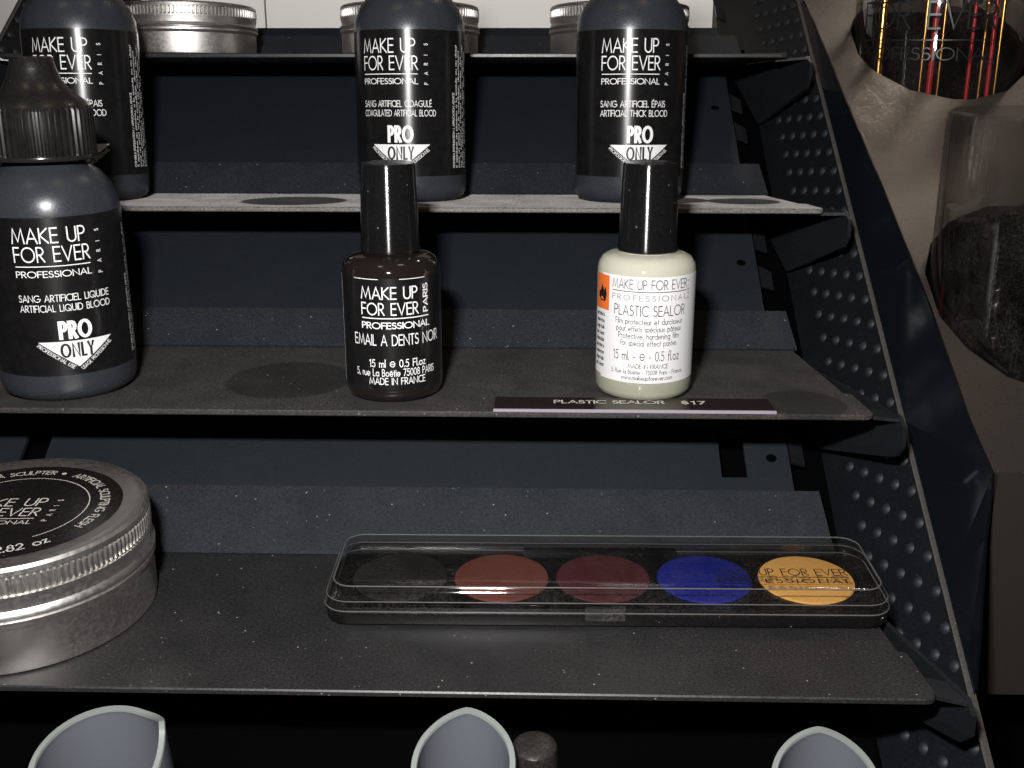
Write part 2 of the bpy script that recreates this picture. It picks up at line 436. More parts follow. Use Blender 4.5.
G['é'] = acc('e', [[(.22, .7), (.4, .86)]]); G['ë'] = acc('e', [[(.14, .74), (.2, .74)], [(.38, .74), (.44, .74)]])
G['â'] = acc('a', [[(.12, .7), (.27, .84), (.42, .7)]])

def ribbon(pts, w, xs):
    """flat ribbon along a polyline, mitred; returns 2-D verts and faces"""
    P = [Vector((x * xs, y)) for x, y in pts]
    Q = [P[0]]
    for p in P[1:]:
        if (p - Q[-1]).length > 1e-4: Q.append(p)
    P = Q; n = len(P)
    closed = n > 3 and (P[0] - P[-1]).length < 1e-3
    if closed: P = P[:-1]; n -= 1
    V, F = [], []
    for i in range(n):
        if closed or 0 < i < n - 1:
            e1 = (P[i] - P[i - 1]).normalized(); e2 = (P[(i + 1) % n] - P[i]).normalized()
            t = e1 + e2
            if t.length < .2: t = e2
            t.normalize(); nn = Vector((-t.y, t.x)); k = min(1.9, 1 / max(.3, nn.dot(Vector((-e1.y, e1.x)))))
        else:
            t = (P[1] - P[0]).normalized() if i == 0 else (P[-1] - P[-2]).normalized()
            nn = Vector((-t.y, t.x)); k = 1
            P[i] = P[i] + t * (w / 2) * (-1 if i == 0 else 1) * .9
        a = P[i] + nn * (w / 2 * k); b = P[i] - nn * (w / 2 * k)
        V += [(a.x, a.y), (b.x, b.y)]
    for i in range(n if closed else n - 1):
        j = (i + 1) % n; F.append((2 * i + 1, 2 * j + 1, 2 * j, 2 * i))
    return V, F

def text(s, h, x, y, weight=.11, width=None, align='l', gap=.19, xs=1.0):
    """2-D lettering: cap height h, baseline y; stretched to width when given"""
    V, F, cx = [], [], 0.
    for ch in s:
        if ch == ' ': cx += .34 * xs + gap; continue
        w, st = G[ch]
        for q in st:
            v, f = ribbon(q, weight, xs); k = len(V)
            V += [(a + cx, b) for a, b in v]; F += [tuple(i + k for i in p) for p in f]
        cx += w * xs + gap
    cx -= gap
    sx = h if width is None else width / cx
    W = cx * sx
    x0 = x if align == 'l' else (x - W / 2 if align == 'c' else x - W)
    return [(a * sx + x0, b * h + y) for a, b in V], F

def rot2(vf, deg, cx, cy):
    v, f = vf; c, s = math.cos(R(deg)), math.sin(R(deg))
    return [(cx + (a - cx) * c - (b - cy) * s, cy + (a - cx) * s + (b - cy) * c) for a, b in v], f

def rect2(x0, x1, y0, y1, n=8):
    V, F = [], []
    for i in range(n + 1):
        x = x0 + (x1 - x0) * i / n; V += [(x, y0), (x, y1)]
    return V, [(2 * i, 2 * i + 2, 2 * i + 3, 2 * i + 1) for i in range(n)]

def wrap(vf, r):
    """wrap a flat drawing (x along the girth, y up) round a vertical cylinder whose front is -Y"""
    v, f = vf
    return [(r * math.sin(a / r), -r * math.cos(a / r), b) for a, b in v], f
def flat(vf, z):
    v, f = vf; return [(a, b, z) for a, b in v], f

# ------------------------------------------------------------------ the room
def struct(name, vf, mat, label):
    o = obj(name, vf, mat); o['kind'] = 'structure'; o['label'] = label; o['category'] = name.split('_')[0]
    return o
def up(vf): return move(vf, 0, 0, ZO)
struct('wall_back', up(box(-900, 1200, 905, 925, -300, 700)), 'wall', 'brown-grey wall behind the display rack')
trim = struct('trim_1', up(box(-640, -216, 897, 904.8, -60, 85)), 'panel_white', 'white board on the wall behind the rack')
for x0, x1 in ((-214.5, 131),):
    o = obj('panel', up(box(x0, x1, 897, 904.8, -60, 85)), 'panel_white', trim)
struct('floor', up(box(-900, 1200, -300, 904, -330, -300)), 'counter', 'black counter surface under the display rack')

# ------------------------------------------------------------------ display rack
RX = -51.0
rack = thing('display_rack', 'black tiered metal display rack with perforated splayed sides', 'display rack', (0, 0, -300))
rack.location = (RX * MM, .40, 0)
def rl(vf): return move(vf, -RX, -400, ZO)         # scene mm -> rack local
SLOPE = .668
def bz(y, off=0.): return -100.9 + SLOPE * (y - 364.5) + off      # the inclined back board
bn = Vector((0, -SLOPE, 1)).normalized()
# back board: strips between the slots
def strip(x0, x1, y0, y1, off=0., th=1.5):
    p = [(x0, y0, bz(y0)), (x1, y0, bz(y0)), (x1, y1, bz(y1)), (x0, y1, bz(y1))]
    return plate([tuple(Vector(q) + bn * off) for q in p], th, bn)
bits = [strip(-158, 57.2, 262, 524), strip(65.2, 79, 262, 524), strip(-196, -166, 262, 524)]
tiers = [(228.3, 300.0), (296.5, 364.5), (371.3, 433.7), (443.6, 505.6)]
for a, b in ((57.2, 65.2), (-166, -158)):          # the slots stay open only behind the third shelf
    bits += [strip(a, b, 262, 320.8), strip(a, b, 336, 524)]
obj('back_board', rl(join(*bits)), 'board', rack)
obj('backing', rl(strip(-216, 92, 120, 521, -9, 2)), 'void', rack)
tabs = []
for y0, y1 in tiers:                               # small hook tabs folded out along the board's edges
    for sx, xb in ((1, 79.5), (-1, -181.5)):
        for yy in (y1 + 26, y1 + 42):
            q = [(xb, yy, bz(yy)), (xb + sx * 5, yy + 2, bz(yy) - 2), (xb + sx * 5, yy + 9, bz(yy + 7) - 2), (xb, yy + 8, bz(yy + 8))]
            t = obj('hook_tab', rl(plate(q if sx > 0 else q[::-1], 1.2, bn)), 'arm', rack)
for y, x in ((399.5, 73.4), (475.5, 72.5), (327, 73.4)):
    a = Vector((x, y, bz(y))) + bn * .15
    ring = [tuple(a + Vector((1, 0, 0)) * 1.7 * math.cos(t) + Vector((0, 1, SLOPE)).normalized() * 1.5 * math.sin(t)) for t in [2 * math.pi * i / 14 for i in range(14)]]
    obj('screw_hole', rl(plate(ring, .1, bn)), 'void', rack)

# shelves
ang = {}
def shelf(k, yf, zf, yb, zb, mat):
    d = Vector((0, yb - yf, zb - zf)); L = d.length; a = math.atan2(d.z, d.y); ang[k] = a
    w = 146.0; wb = w - 8.5; th = 1.7; r = 3.0
    fr = [(-w + r - r * math.cos(R(t)), r - r * math.sin(R(t))) for t in (0, 30, 60, 90)]
    lx = 16.0                                       # the rack reaches a little further on the left
    poly = [(x - lx, y) for x, y in fr] + [(-x, y) for x, y in reversed(fr)] + [(w - 1.4, 20), (w - 3.6, 20.6), (wb, L), (-wb - lx, L), (-w + 3.6 - lx, 20.6), (-w + 1.4 - lx, 20)]
    o = obj('shelf', prism(poly, -th, 0, .35), mat, rack)
    o.location = ((RX - RX) * MM, (yf - 400) * MM, (zf + ZO) * MM); o.rotation_euler = (a, 0, 0)
    # flange turned up along the board
    fa = math.atan(SLOPE) - a
    e = Vector((0, math.cos(fa), math.sin(fa))) * (24.0 if k == 4 else 17.5)
    nn = Vector((0, -math.sin(fa), math.cos(fa)))
    q = [(-150, L - .6, -.2), (138.5, L - .6, -.2), (137, L - .6 + e.y, e.z - .2), (-150, L - .6 + e.y, e.z - .2)]
    fl = obj('flange', plate([tuple(Vector(p) + nn * 1.3) for p in q], 1.1, nn), 'flange', o) if k < 5 else None
    # side arms, each a rounded tongue hooked to the perforated side
    for s in (1, -1):
        prof = [(L + 12, -2), (2, -1.0), (-1.5, -3.5), (-1.8, -9), (1.5, -13), (7, -15), (L * .62, -26), (L * .9, -29), (L + 8, -26)]
        pts = [(s * (w + 7.5 - .27 * max(0, y)) - (lx if s < 0 else 0), y, z) for y, z in prof]
        pts = pts if s > 0 else pts[::-1]
        obj('arm', plate(pts[::-1], 1.4, (-s, -.27, 0)), 'arm', o)
        q = [(s * u - (lx if s < 0 else 0), y, z) for u, y, z in ((w + 7.0, 0.5, -1.2), (w + 7.0, 9, -1.2), (w - 4, 13, -1.9), (w - 4, 6, -1.9))]
        obj('arm_tab', plate(q if s < 0 else q[::-1], 1.0, (0, 0, 1)), 'arm', o)
    return o
SH = {5: (160.1, -196.1, 236, -189), 4: (228.3, -148.5, 296.2, -146.1), 3: (296.5, -100.9, 364.5, -100.9), 2: (371.3, -53.6, 430.2, -57.0), 1: (443.6, -4.5, 502.6, -8.4)}
for k, m in ((5, 'shelf'), (4, 'shelf'), (3, 'shelf_foot'), (2, 'shelf_grey'), (1, 'shelf')):
    shelf(k, *SH[k], m)
def onshelf(k, x, s, h=0.):
    """point on shelf k, s mm behind its front edge"""
    yf, zf, yb, zb = SH[k]; a = ang[k]
    return (x, yf + s * math.cos(a) - h * math.sin(a), zf + s * math.sin(a) + h * math.cos(a))
def tilt(k): return math.degrees(ang[k])

# splayed side panels, their front edge follows the stair
ED = Vector((0, 8.98, 6.09)).normalized()
def front(t, x=110.0): return Vector((x, 278.4, -136.8)) + ED * t
IN = Vector((-.3, 1, 0)).normalized()
sn = ED.cross(IN).normalized()
if sn.x > 0: sn = -sn
for s in (1, -1):
    def mir(p): return (p[0], p[1], p[2]) if s > 0 else (2 * RX - 17 - p[0], p[1], p[2])
    a, b = front(-215), front(300)
    low_b = a + IN * 330; low_b.z = a.z
    pts = [a, b, b + IN * 84, front(-215) + IN * 84]
    pts = [mir(p) for p in pts]
    n = Vector((sn.x * s, sn.y, sn.z))
    o = obj('side_panel', rl(plate(pts if s < 0 else pts[::-1], 1.6, n)), 'side', rack)
    # worn front edge
    q = [a - IN * .4 + sn * .25, b - IN * .4 + sn * .25, b + IN * .7 + sn * .25, a + IN * .7 + sn * .25]
    obj('edge', rl(plate([mir(p) for p in (q if s < 0 else q[::-1])], 2.1, n)), 'edge', o)
    # raised dimples in five columns
    V, F = [], []
    e2 = sn.cross(ED).normalized()
    for i in range(-18, 30):
        for j in range(5):
            c = Vector((108.5, 443.6, -27.8)) + Vector((0, -8.98, -6.09)) * i + Vector((-2.5, 7.05, -.93)) * j
            c -= sn * (c - Vector((110, 278.4, -136.8))).dot(sn)
            k = len(V)
            for rr, hh in ((1.8, 0.), (1.35, .55), (.7, .85)):
                for q in range(10):
                    t = 2 * math.pi * q / 10
                    V.append(mir(c + ED * rr * math.cos(t) + e2 * rr * math.sin(t) + sn * hh))
            V.append(mir(c + sn * .95))
            for ring in range(2):
                for q in range(10):
                    F.append((k + ring * 10 + q, k + ring * 10 + (q + 1) % 10, k + (ring + 1) * 10 + (q + 1) % 10, k + (ring + 1) * 10 + q))
            for q in range(10): F.append((k + 20 + q, k + 20 + (q + 1) % 10, k + 30))
    if s > 0: F = [f[::-1] for f in F]
    d = obj('dimples', rl((V, F)), 'dimple', o, True, 60); d['kind'] = 'stuff'
# foot walls carrying the rack down to the counter
for s in (1, -1):
    xa = 92 if s > 0 else -214
    pts = [(xa, 120, -300), (xa, 545, -300), (xa, 545, -30), (xa, 240, -196), (xa, 120, -272)]
    obj('foot_wall', rl(plate(pts if s < 0 else pts[::-1], 1.5, (-s, 0, 0))), 'void', rack)
obj('foot_back', rl(box(-214, 92, 526, 530, -300, -14)), 'void', rack)

# glossy flange flaring outward from the right side's front edge
l2 = [(111.5, 503.5, 16.8), (113.1, 487.4, 8.4), (115.9, 437, -21.5), (118.9, 391.2, -48.1), (121.6, 341.3, -77.7), (123, 300.3, -103.4), (124.2, 283.5, -112.9), (119.5, 271.8, -127.5), (113.5, 253.5, -148.5), (111, 246.1, -157.1)]
l1 = [tuple(front((p[1] - 278.4) / ED.y * 1.0, 111.0)) for p in l2]
V = l1 + l2; k = len(l1)
F = [(i, i + 1, k + i + 1, k + i) for i in range(k - 1)]
nf = Vector((-.75, -.35, .52)).normalized()
V2 = [tuple(Vector(p) - nf * 1.2) for p in V]
F2 = [tuple(i + 2 * k for i in reversed(f)) for f in F]
rim = [k + i for i in range(k)]
F3 = [(rim[i], rim[i + 1], rim[i + 1] + 2 * k, rim[i] + 2 * k) for i in range(k - 1)]
obj('side_flange', rl((V + V2, [f[::-1] for f in F] + [f[::-1] for f in F2] + F3)), 'gloss', rack)

# ------------------------------------------------------------------ neighbouring brown-grey stand with round openings
stand = thing('display_stand', 'brown-grey satin display stand with round openings, right of the black rack', 'display stand', (240, 400, -300))
def stl(vf): return move(vf, -240, -400, ZO)
JAR = [(161.5, 474.0, 34.0), (162.6, 346.0, 38.2)]
ea = [(110.9, 520, 26.5), (112.3, 505, 17.6), (113.8, 487.4, 8.0), (116.6, 437, -21.9), (119.6, 391.2, -48.5), (122.3, 341.3, -78.1), (123.7, 300.3, -103.8), (124.9, 284.5, -113.3)]
def sz(y): return -113.3 + (y - 284.5) * (130.9 / 220.5)
outer = [(x, y) for x, y, z in ea] + [(330, 284.5), (330, 520)]
pts2 = [Vector(p) for p in outer]; edges = [(i, (i + 1) % len(outer)) for i in range(len(outer))]
for cx, cy, r in JAR:
    k = len(pts2); n = 56
    pts2 += [Vector((cx + (r + .8) * math.cos(2 * math.pi * i / n), cy + (r + .8) * math.sin(2 * math.pi * i / n))) for i in range(n)]
    edges += [(k + i, k + (i + 1) % n) for i in range(n)]
vo, eo, fo, _, _, _ = delaunay_2d_cdt(pts2, edges, [], 1, 1e-5)
keep = []
for f in fo:
    c = sum((vo[i] for i in f), Vector((0, 0))) / len(f)
    if all((c - Vector((cx, cy))).length > r - .2 for cx, cy, r in JAR): keep.append(tuple(f))
keep = [f if (vo[f[1]] - vo[f[0]]).cross(vo[f[2]] - vo[f[0]]) > 0 else f[::-1] for f in keep]
def zz(v): return sz(v.y)
top = [(v.x, v.y, zz(v)) for v in vo]; bot = [(v.x, v.y, zz(v) - 3) for v in vo]; nv = len(top)
Fs = keep + [tuple(i + nv for i in reversed(f)) for f in keep]
ec = {}
for f in keep:
    for i in range(len(f)):
        e = (f[i], f[(i + 1) % len(f)]); ec[e] = 1
for (a, b) in ec:
    if (b, a) not in ec: Fs.append((a, a + nv, b + nv, b))
obj('sloped_top', stl((top + bot, Fs)), 'stand', stand)
obj('front_panel', stl(box(124.9, 330, 281.5, 284.4, -181, -112.9)), 'stand', stand)
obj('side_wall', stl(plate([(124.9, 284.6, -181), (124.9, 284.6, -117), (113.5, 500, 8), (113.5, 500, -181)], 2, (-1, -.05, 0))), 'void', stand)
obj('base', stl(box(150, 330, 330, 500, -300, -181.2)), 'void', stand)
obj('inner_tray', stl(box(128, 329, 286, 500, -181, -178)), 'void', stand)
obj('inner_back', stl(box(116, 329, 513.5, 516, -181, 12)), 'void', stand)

def jar(loc, r, h, label, words):
    j = thing('clear_jar', label, 'jar', loc, 0, 0)
    t = 1.6
    prof = [(0, 0), (r - 3, 0), (r - .8, 1), (r, 3), (r, h - 4), (r - .5, h - 1.2), (r - 1.4, h - .6), (r - t - .4, h - 2), (r - t, h - 4), (r - t, 4), (r - t - 2, 2.4), (0, 2.2)]
    obj('wall', lathe(prof, 72), 'jar', j, True)
    if words:
        w, z = words
        tx = join(*[flat(x, 0) for x in w]); tx = ([(a, b) for a, b, c in tx[0]], tx[1])
        o = obj('lettering', wrap(tx, r + .12), 'black_print', j)
        o.rotation_euler = (0, 0, z)
    return j
jar1 = jar((JAR[0][0], JAR[0][1], -177.9), 33.4, 236, 'clear jar printed with black lettering, upper of two on the brown-grey stand',
    ([text('MAKE UP', 9.6, -30, 197, .085, 52), text('FOR EVER', 9.6, -30, 182.5, .085, 54), rect2(-30, 24, 178.0, 178.5, 30), text('PROFESSIONAL', 4.4, -30, 171, .1, 54)], R(-24)))
jar2 = jar((JAR[1][0], JAR[1][1], -177.9), 37.5, 158, 'empty dusty clear jar in the lower opening of the brown-grey stand', None)
streaks = [(-13, -22, 'gold', 1.4), (-10, -24, 'red', 2.2), (-7, -25, 'gold', 1.2), (4, -26, 'red', 1.4), (9, -25, 'gold', 1.3), (13, -23, 'red', 1.6), (17, -20, 'gold', 1.4), (-25, -6, 'gold', 3.4)]  # red and golden streaks inside the jar, modelled as slim tipped rods
for i, (x, y, c, r) in enumerate(streaks):
    p = (JAR[0][0] + x, JAR[0][1] + y, -175.4)
    where = ['first', 'second', 'third', 'fourth', 'fifth', 'sixth', 'seventh'][i] + ' from the left' if i < 7 else 'deepest at the left'
    st = thing('slim_streak', 'slim %s stick inside the lettered clear jar, %s' % ('golden' if c == 'gold' else 'red', where), 'streak', p, 0, 0, 'sticks in the lettered jar')
    obj('shaft', lathe([(0, 0), (r * .45, 0), (r * .5, .6), (r * .5, 206), (r * .35, 210)], 12), c, st, True)
    obj('tip', lathe([(r * .38, 209.5), (r * .38, 216), (r * .12, 222), (0, 222.4)], 12), 'ring', st, True)

# ------------------------------------------------------------------ blood bottles
def blood(loc, rx, rz, label, l1, l2, hs=1.0):
    b = thing('dropper_bottle', label, 'bottle', loc, rx, rz, 'smoky bottles of artificial blood')
    b.scale = (1, 1, hs)
    r = 19.6
    prof = [(0, .8), (13.5, .8), (14.5, 0), (16.5, .3), (18.6, 1.8), (19.4, 4), (r, 6.5), (r, 61), (19.3, 65.5), (17.6, 70), (14.8, 73.8), (12.2, 75.8), (11, 77.2)]
    obj('body', lathe(prof, 72), 'bottle', b, True, 50)
    obj('neck', lathe([(11, 77), (11, 80), (0, 80)], 48), 'neck', b, True)
    rib = [(14.6, 79.2), (14.9, 79.8), (14.9, 93.6), (14.3, 94.6)]
    cp = obj('ribbed_cap', ribbed(rib, 52, .45), 'ribs', b, True, 30)
    obj('cap_skirt', lathe([(11.2, 78.2), (15.2, 78.2), (15.4, 78.8), (15.2, 79.6), (14, 79.8)], 64), 'ring', cp, True)
    obj('nozzle', lathe([(14.2, 94.4), (13.4, 96), (11, 98.0), (8.8, 100.4), (7.3, 103.2), (6.3, 106.4), (5.8, 109.4), (5.3, 110), (0, 110)], 48), 'cap', b, True, 50)
    R2 = r + .1
    lab = obj('label', wrap(rect2(-27, 33, 9.8, 61.6, 64), R2), 'label_black', b, True)
    wx = [text('MAKE UP', 4.6, -12.8, 51.6, .105, 19.8), text('FOR EVER', 4.6, -12.8, 45.6, .105, 20.6),
          rect2(-12.8, 7.8, 43.9, 44.2, 12), text('PROFESSIONAL', 1.9, -12.8, 40.6, .13, 20.6),
          text(l1, 2.1, -13.0, 32.6, .12, 25.6 * min(1.06, len(l1) / 23)), text(l2, 2.1, -13.0, 29.3, .12, 25.6 * min(1.06, len(l2) / 23)),
          text('PRO', 5.2, 1.4, 20.3, .20, 8.2, 'c', .2, .55)]
    for i, ch in enumerate('PARIS'):
        wx.append(rot2(text(ch, 1.25, 0, 0, .15), 90, 0, 0)); v, f = wx[-1]; wx[-1] = ([(x + 11.4, y + 40.4 + i * 3.4) for x, y in v], f)
    # white downward triangle with clipped point, cut into strips so that it follows the girth
    V, F = [], []
    for i in range(25):
        x = -9.1 + 21 * i / 24; d = abs(x - 1.4) / 10.5
        V += [(x, 19.2 - 8.8 * (1 - d)), (x, 19.2)]
    F = [(2 * i, 2 * i + 2, 2 * i + 3, 2 * i + 1) for i in range(24)]
    wx.append((V, F))
    e = text('PROFESSIONAL USE', 1.05, 0, 0, .15, 12.2); e2 = text('USAGE PROFESSIONNEL', 1.05, 0, 0, .15, 12.2)
    g = rot2(e, -40, 0, 0); wx.append(([(a - 9.6, b_ + 17.7) for a, b_ in g[0]], g[1]))
    g = rot2(e2, 40, 0, 0); wx.append(([(a + 2.4, b_ + 9.2) for a, b_ in g[0]], g[1]))
    # upright small print on the side
    adv = text("CONSEILS D'UTILISATION / APPLICATION ADVICE", .95, 0, 0, .17, 27)
    lines = ['S applique au pinceau, a la spatule ou au doigt', 'pour un effet sur le maquillage, directement', 'sur le plateau. Permet de simuler des', 'plaies, blessures et coupures. Apply with', 'brush, spatula or with the finger']
    blk = [(adv, 0)] + [(text(s, .95, 0, 0, .14, 44 - 2 * (i % 3)), i + 1) for i, s in enumerate(lines)]
    for t, i in blk:
        v, f = rot2(t, 90, 0, 0); wx.append(([(a + 22.6 + i * 1.55, c + 10.5) for a, c in v], f))
    V, F = join(*[flat(w, 0) for w in wx])
    obj('lettering', wrap(([(a, c + 2.1) for a, c, d in V], F), R2 + .08), 'white', lab)
    on = text('ONLY', 4.2, 1.4, 16.1, .16, 8.8, 'c', .2, .5)
    obj('stamp_lettering', wrap(on, R2 + .16), 'black_print', lab)
    return b
blood(onshelf(3, -143.7, 22.5), tilt(3), 28.5, 'smoky blood bottle with ribbed nozzle cap at the front left, above the big tin', 'SANG ARTIFICIEL LIQUIDE', 'ARTIFICIAL LIQUID BLOOD', .88)
blood(onshelf(2, -164.0, 31.0), tilt(2), 7.0, 'smoky blood bottle at upper left, partly behind the nozzle of the front bottle', 'SANG ARTIFICIEL ÉPAIS', 'ARTIFICIAL THICK BLOOD', .95)
blood(onshelf(2, -47.2, 35.5), tilt(2), -9.0, 'smoky coagulated blood bottle standing behind the dark enamel varnish bottle', 'SANG ARTIFICIEL COAGULÉ', 'COAGULATED ARTIFICIAL BLOOD', .95)
blood(onshelf(2, 31.8, 35.5), tilt(2), 2.5, 'smoky thick blood bottle standing behind the clear plastic sealer bottle', 'SANG ARTIFICIEL ÉPAIS', 'ARTIFICIAL THICK BLOOD', .95)

# ------------------------------------------------------------------ varnish bottles
def varnish(loc, rz, label, dark):
    b = thing('varnish_bottle', label, 'bottle', loc, 0, rz, 'small varnish bottles')
    r = 14.4
    body = [(0, 2.2), (r - 1.2, 1.8), (r - .1, 3.2), (r, 4.5), (r, 37.4), (r - .4, 39.4), (r - 1.6, 41.2), (r - 3.6, 42.1), (8.2, 42.5), (8.0, 43.4), (0, 43.4)]
    if not dark: body = [(0, 5.0), (r - 1.6, 5.0), (r - .3, 5.6)] + body[3:]; body[3] = (r, 6.6)
    obj('body', lathe(body, 72), 'polish_dark' if dark else 'polish_clear', b, True, 50)
    if dark: foot = [(r - .1, 2.6), (r - .1, 3.4), (r - 1.4, 2.1), (0, 2.1)]
    else: foot = [(r - .1, 2.6), (r, 6.3), (r - 1.2, 4.9), (0, 4.9)]
    obj('glass_foot', lathe([(0, .7), (9.5, .6), (10.6, 0), (r - 2.6, .1), (r - .8, 1.0)] + foot, 72), 'polish_dark' if dark else 'glass_base', b, True, 50)
    obj('cap', lathe([(0, 42.7), (8.3, 42.7), (8.75, 43.0), (8.75, 43.9), (8.55, 44.6), (7.8, 67.2), (7.45, 67.9), (0, 68.1)], 64), 'polish_cap', b, True, 40)
    R2 = r + .08
    if dark:
        lab = obj('label', wrap(rect2(-20, 17, 4.4, 37.2, 48), R2), 'label_black', b, True)
        wx = [text('MAKE UP', 3.3, -9.4, 31.4, .12, 16.6), text('FOR EVER', 3.3, -9.4, 26.8, .12, 16.8), rect2(-9.4, 11.2, 25.6, 25.9, 12),
              text('PROFESSIONAL', 1.7, -9.4, 22.8, .17, 20.6), text('EMAIL A DENTS NOIR', 3.0, -12.4, 17.9, .12, 27.4),
              text('15 ml % 0.5 Fl.oz', 2.1, 1.0, 11.4, .14, 17, 'c'), text('5, rue La Boëtie 75008 PARIS', 2.0, .4, 8.7, .14, 25, 'c'),
              text('MADE IN FRANCE', 1.9, .8, 6.2, .14, 17, 'c'), rect2(-12, -4, 36.9, 37.1), rect2(2, 10, 36.9, 37.1), rect2(-20, -19.7, 5, 37.0, 1)]
        wx.append(rot2(text('PARIS', 1.6, 10.9, 27.0, .16, 8), 90, 10.9, 27.0))
        V, F = join(*[flat(w, 0) for w in wx]); obj('lettering', wrap(([(a, c) for a, c, d in V], F), R2 + .07), 'white', lab)
    else:
        lab = obj('label', wrap(rect2(-15.2, 20, 6.2, 37.4, 48), R2), 'label_white', b, True)
        obj('hazard_patch', wrap(rect2(-18.8, -11.9, 26.6, 36.8, 10), R2 + .04), 'label_orange', lab, True)
        obj('side_strip', wrap(rect2(-19.5, -15.1, 7.0, 26.4, 10), R2 + .03), 'label_white', lab, True)
        wx = [text('MAKE UP FOR EVER', 2.6, 1.2, 33.9, .09, 23.4, 'c'), rect2(-10.5, 12.9, 33.0, 33.2, 14),
              text('PLASTIC SEALOR', 2.9, 1.4, 26.2, .09, 22, 'c'),
              text('15 ml. - % - 0.5 fl.oz', 2.7, .6, 13.0, .09, 20.4, 'c')]
        for i, s in enumerate(('Film protecteur et durcisseur', 'pour effets spéciaux pâteux', 'Protective, hardening film', 'for special effect pastes')):
            wx.append(text(s, 1.6, 1.2, 23.7 - i * 2.1, .10, [20.6, 20, 18.4, 17][i], 'c'))
        wx += [text('MADE IN FRANCE', 1.2, 1.2, 10.7, .11, 11.8, 'c'), text('5, Rue la Boétie - 75008 Paris - France', 1.2, 1.0, 8.9, .11, 22.4, 'c'), text('www.makeupforever.com', 1.2, 1.0, 7.2, .12, 15.4, 'c')]
        for i in range(9):
            wx.append(rot2(text(['peut irriter la', 'conserver hors', 'danger facile', 'tenir a lecart', 'inflammable'][i % 5], 1.1, -18.4, 24.6 - i * 1.9, .2, 4.6), 0, 0, 0))
        # flame mark on the hazard patch
        fl = [(x - .4, y + 2.5) for x, y in ((-14.9, 31.4), (-13.9, 29.6), (-13.2, 31.0), (-12.6, 28.6), (-13.2, 26.6), (-15.4, 26.4), (-16.8, 27.4), (-16.9, 29.0), (-15.9, 29.4))]
        V, F = join(*[flat(w, 0) for w in wx]); obj('lettering', wrap(([(a, c) for a, c, d in V], F), R2 + .08), 'black_print', lab)
        obj('flame_mark', wrap((fl, [tuple(range(len(fl) - 1, -1, -1))]), R2 + .12), 'black_print', lab)
        gx = [text('PROFESSIONAL', 1.5, -10.5, 30.6, .13, 23.4, 'l', .5)]
        for i, ch in enumerate('PARIS'):
            v, f = rot2(text(ch, .8, 0, 0, .16), 90, 0, 0); gx.append(([(a + 14.2, c + 30.6 + i * 1.25) for a, c in v], f))
        V, F = join(*[flat(w, 0) for w in gx]); obj('pale_lettering', wrap(([(a, c) for a, c, d in V], F), R2 + .08), 'grey_print', lab)
    return b
varnish(onshelf(3, -43.7, 20.0), 8.5, 'small dark varnish bottle with black label and glossy black cap', True)
varnish(onshelf(3, 31.2, 22.8), -4.5, 'small pale varnish bottle with white label and orange patch', False)

# ------------------------------------------------------------------ price strip
ps = thing('price_strip', 'narrow black price strip printed with white letters, in front of pale varnish bottle', 'price label', onshelf(3, 27.0, 5.9), 0, 0)
obj('strip', prism([(-40, -5.6), (40, -5.6), (40, 5.6), (-40, 5.6)], .05, .9, .15), 'price', ps)
obj('pale_edge', prism([(-40.1, -6.1), (40.1, -6.1), (40.1, -5.3), (-40.1, -5.5)], .05, .95, .1), 'price_edge', ps)
V, F = join(flat(text('PLASTIC SEALOR', 2.6, -22.6, -.2, .15, 31.6), 1.0), flat(text('$17', 2.6, 14.2, -.2, .15, 6.6, 'l', .3), 1.0))
obj('lettering', (V, F), 'cream_print', ps)

# ------------------------------------------------------------------ make-up palette
pal = thing('makeup_palette', 'long flat make-up palette with clear lid and coloured round pans', 'palette', onshelf(4, 18.0, 46.0), tilt(4), .6)
def rloop(w, d, r, z): return [(x, y, z) for x, y in rrect(w, d, r)]
W, D, CR = 150.0, 34.5, 6.5
obj('base', loops([rloop(W - 3, D - 3, CR - 1.2, .0), rloop(W - .8, D - .8, CR - .3, .9), rloop(W - .3, D - .3, CR, 3.4), rloop(W - 1, D - 1, CR - .3, 4.1), rloop(W - 4, D - 4, CR - 1.8, 4.1)]), 'pal_base', pal, True, 40)
for i, c in enumerate(('black', 'brown', 'maroon', 'blue', 'yellow')):
    x = -56.2 + 28.1 * i
    rim_ = lathe([(12.9, 4.0), (13.3, 4.5), (13.3, 5.0), (12.95, 5.1), (12.8, 4.6)], 48)
    pn = obj('pan', move(lathe([(0, 4.05), (12.9, 4.05), (13.1, 4.3), (12.85, 4.75), (11.6, 4.95), (0, 4.85)], 56), x, 1.9), 'pan_' + c, pal, True, 40)
    pn['label'] = {'black': 'empty-looking black pan', 'brown': 'reddish brown powder pan', 'maroon': 'dark maroon powder pan', 'blue': 'bright blue powder pan', 'yellow': 'warm yellow powder pan'}[c]
lid = loops([rloop(W - .1, D - .1, CR, 4.3), rloop(W, D, CR, 4.9), rloop(W - .5, D - .5, CR, 6.6), rloop(W - 1.2, D - 1.2, CR - .1, 7.6), rloop(W - 4.2, D - 4.2, CR - .9, 10.35), rloop(W - 5.2, D - 5.2, CR - 1.4, 11.0),
             rloop(W - 6.4, D - 6.4, CR - 1.9, 11.2)], False, True)
lidi = loops([rloop(W - 3.0, D - 3.0, CR - 1.2, 4.3), rloop(W - 4.0, D - 4.0, CR - 1.2, 7.0), rloop(W - 6.6, D - 6.6, CR - 1.8, 9.4), rloop(W - 7.8, D - 7.8, CR - 2.4, 9.9)], False, True)
lidi = (lidi[0], [f[::-1] for f in lidi[1]])
n0 = len(rrect(W, D, CR)); L0 = join(lid, lidi); off = len(lid[0])
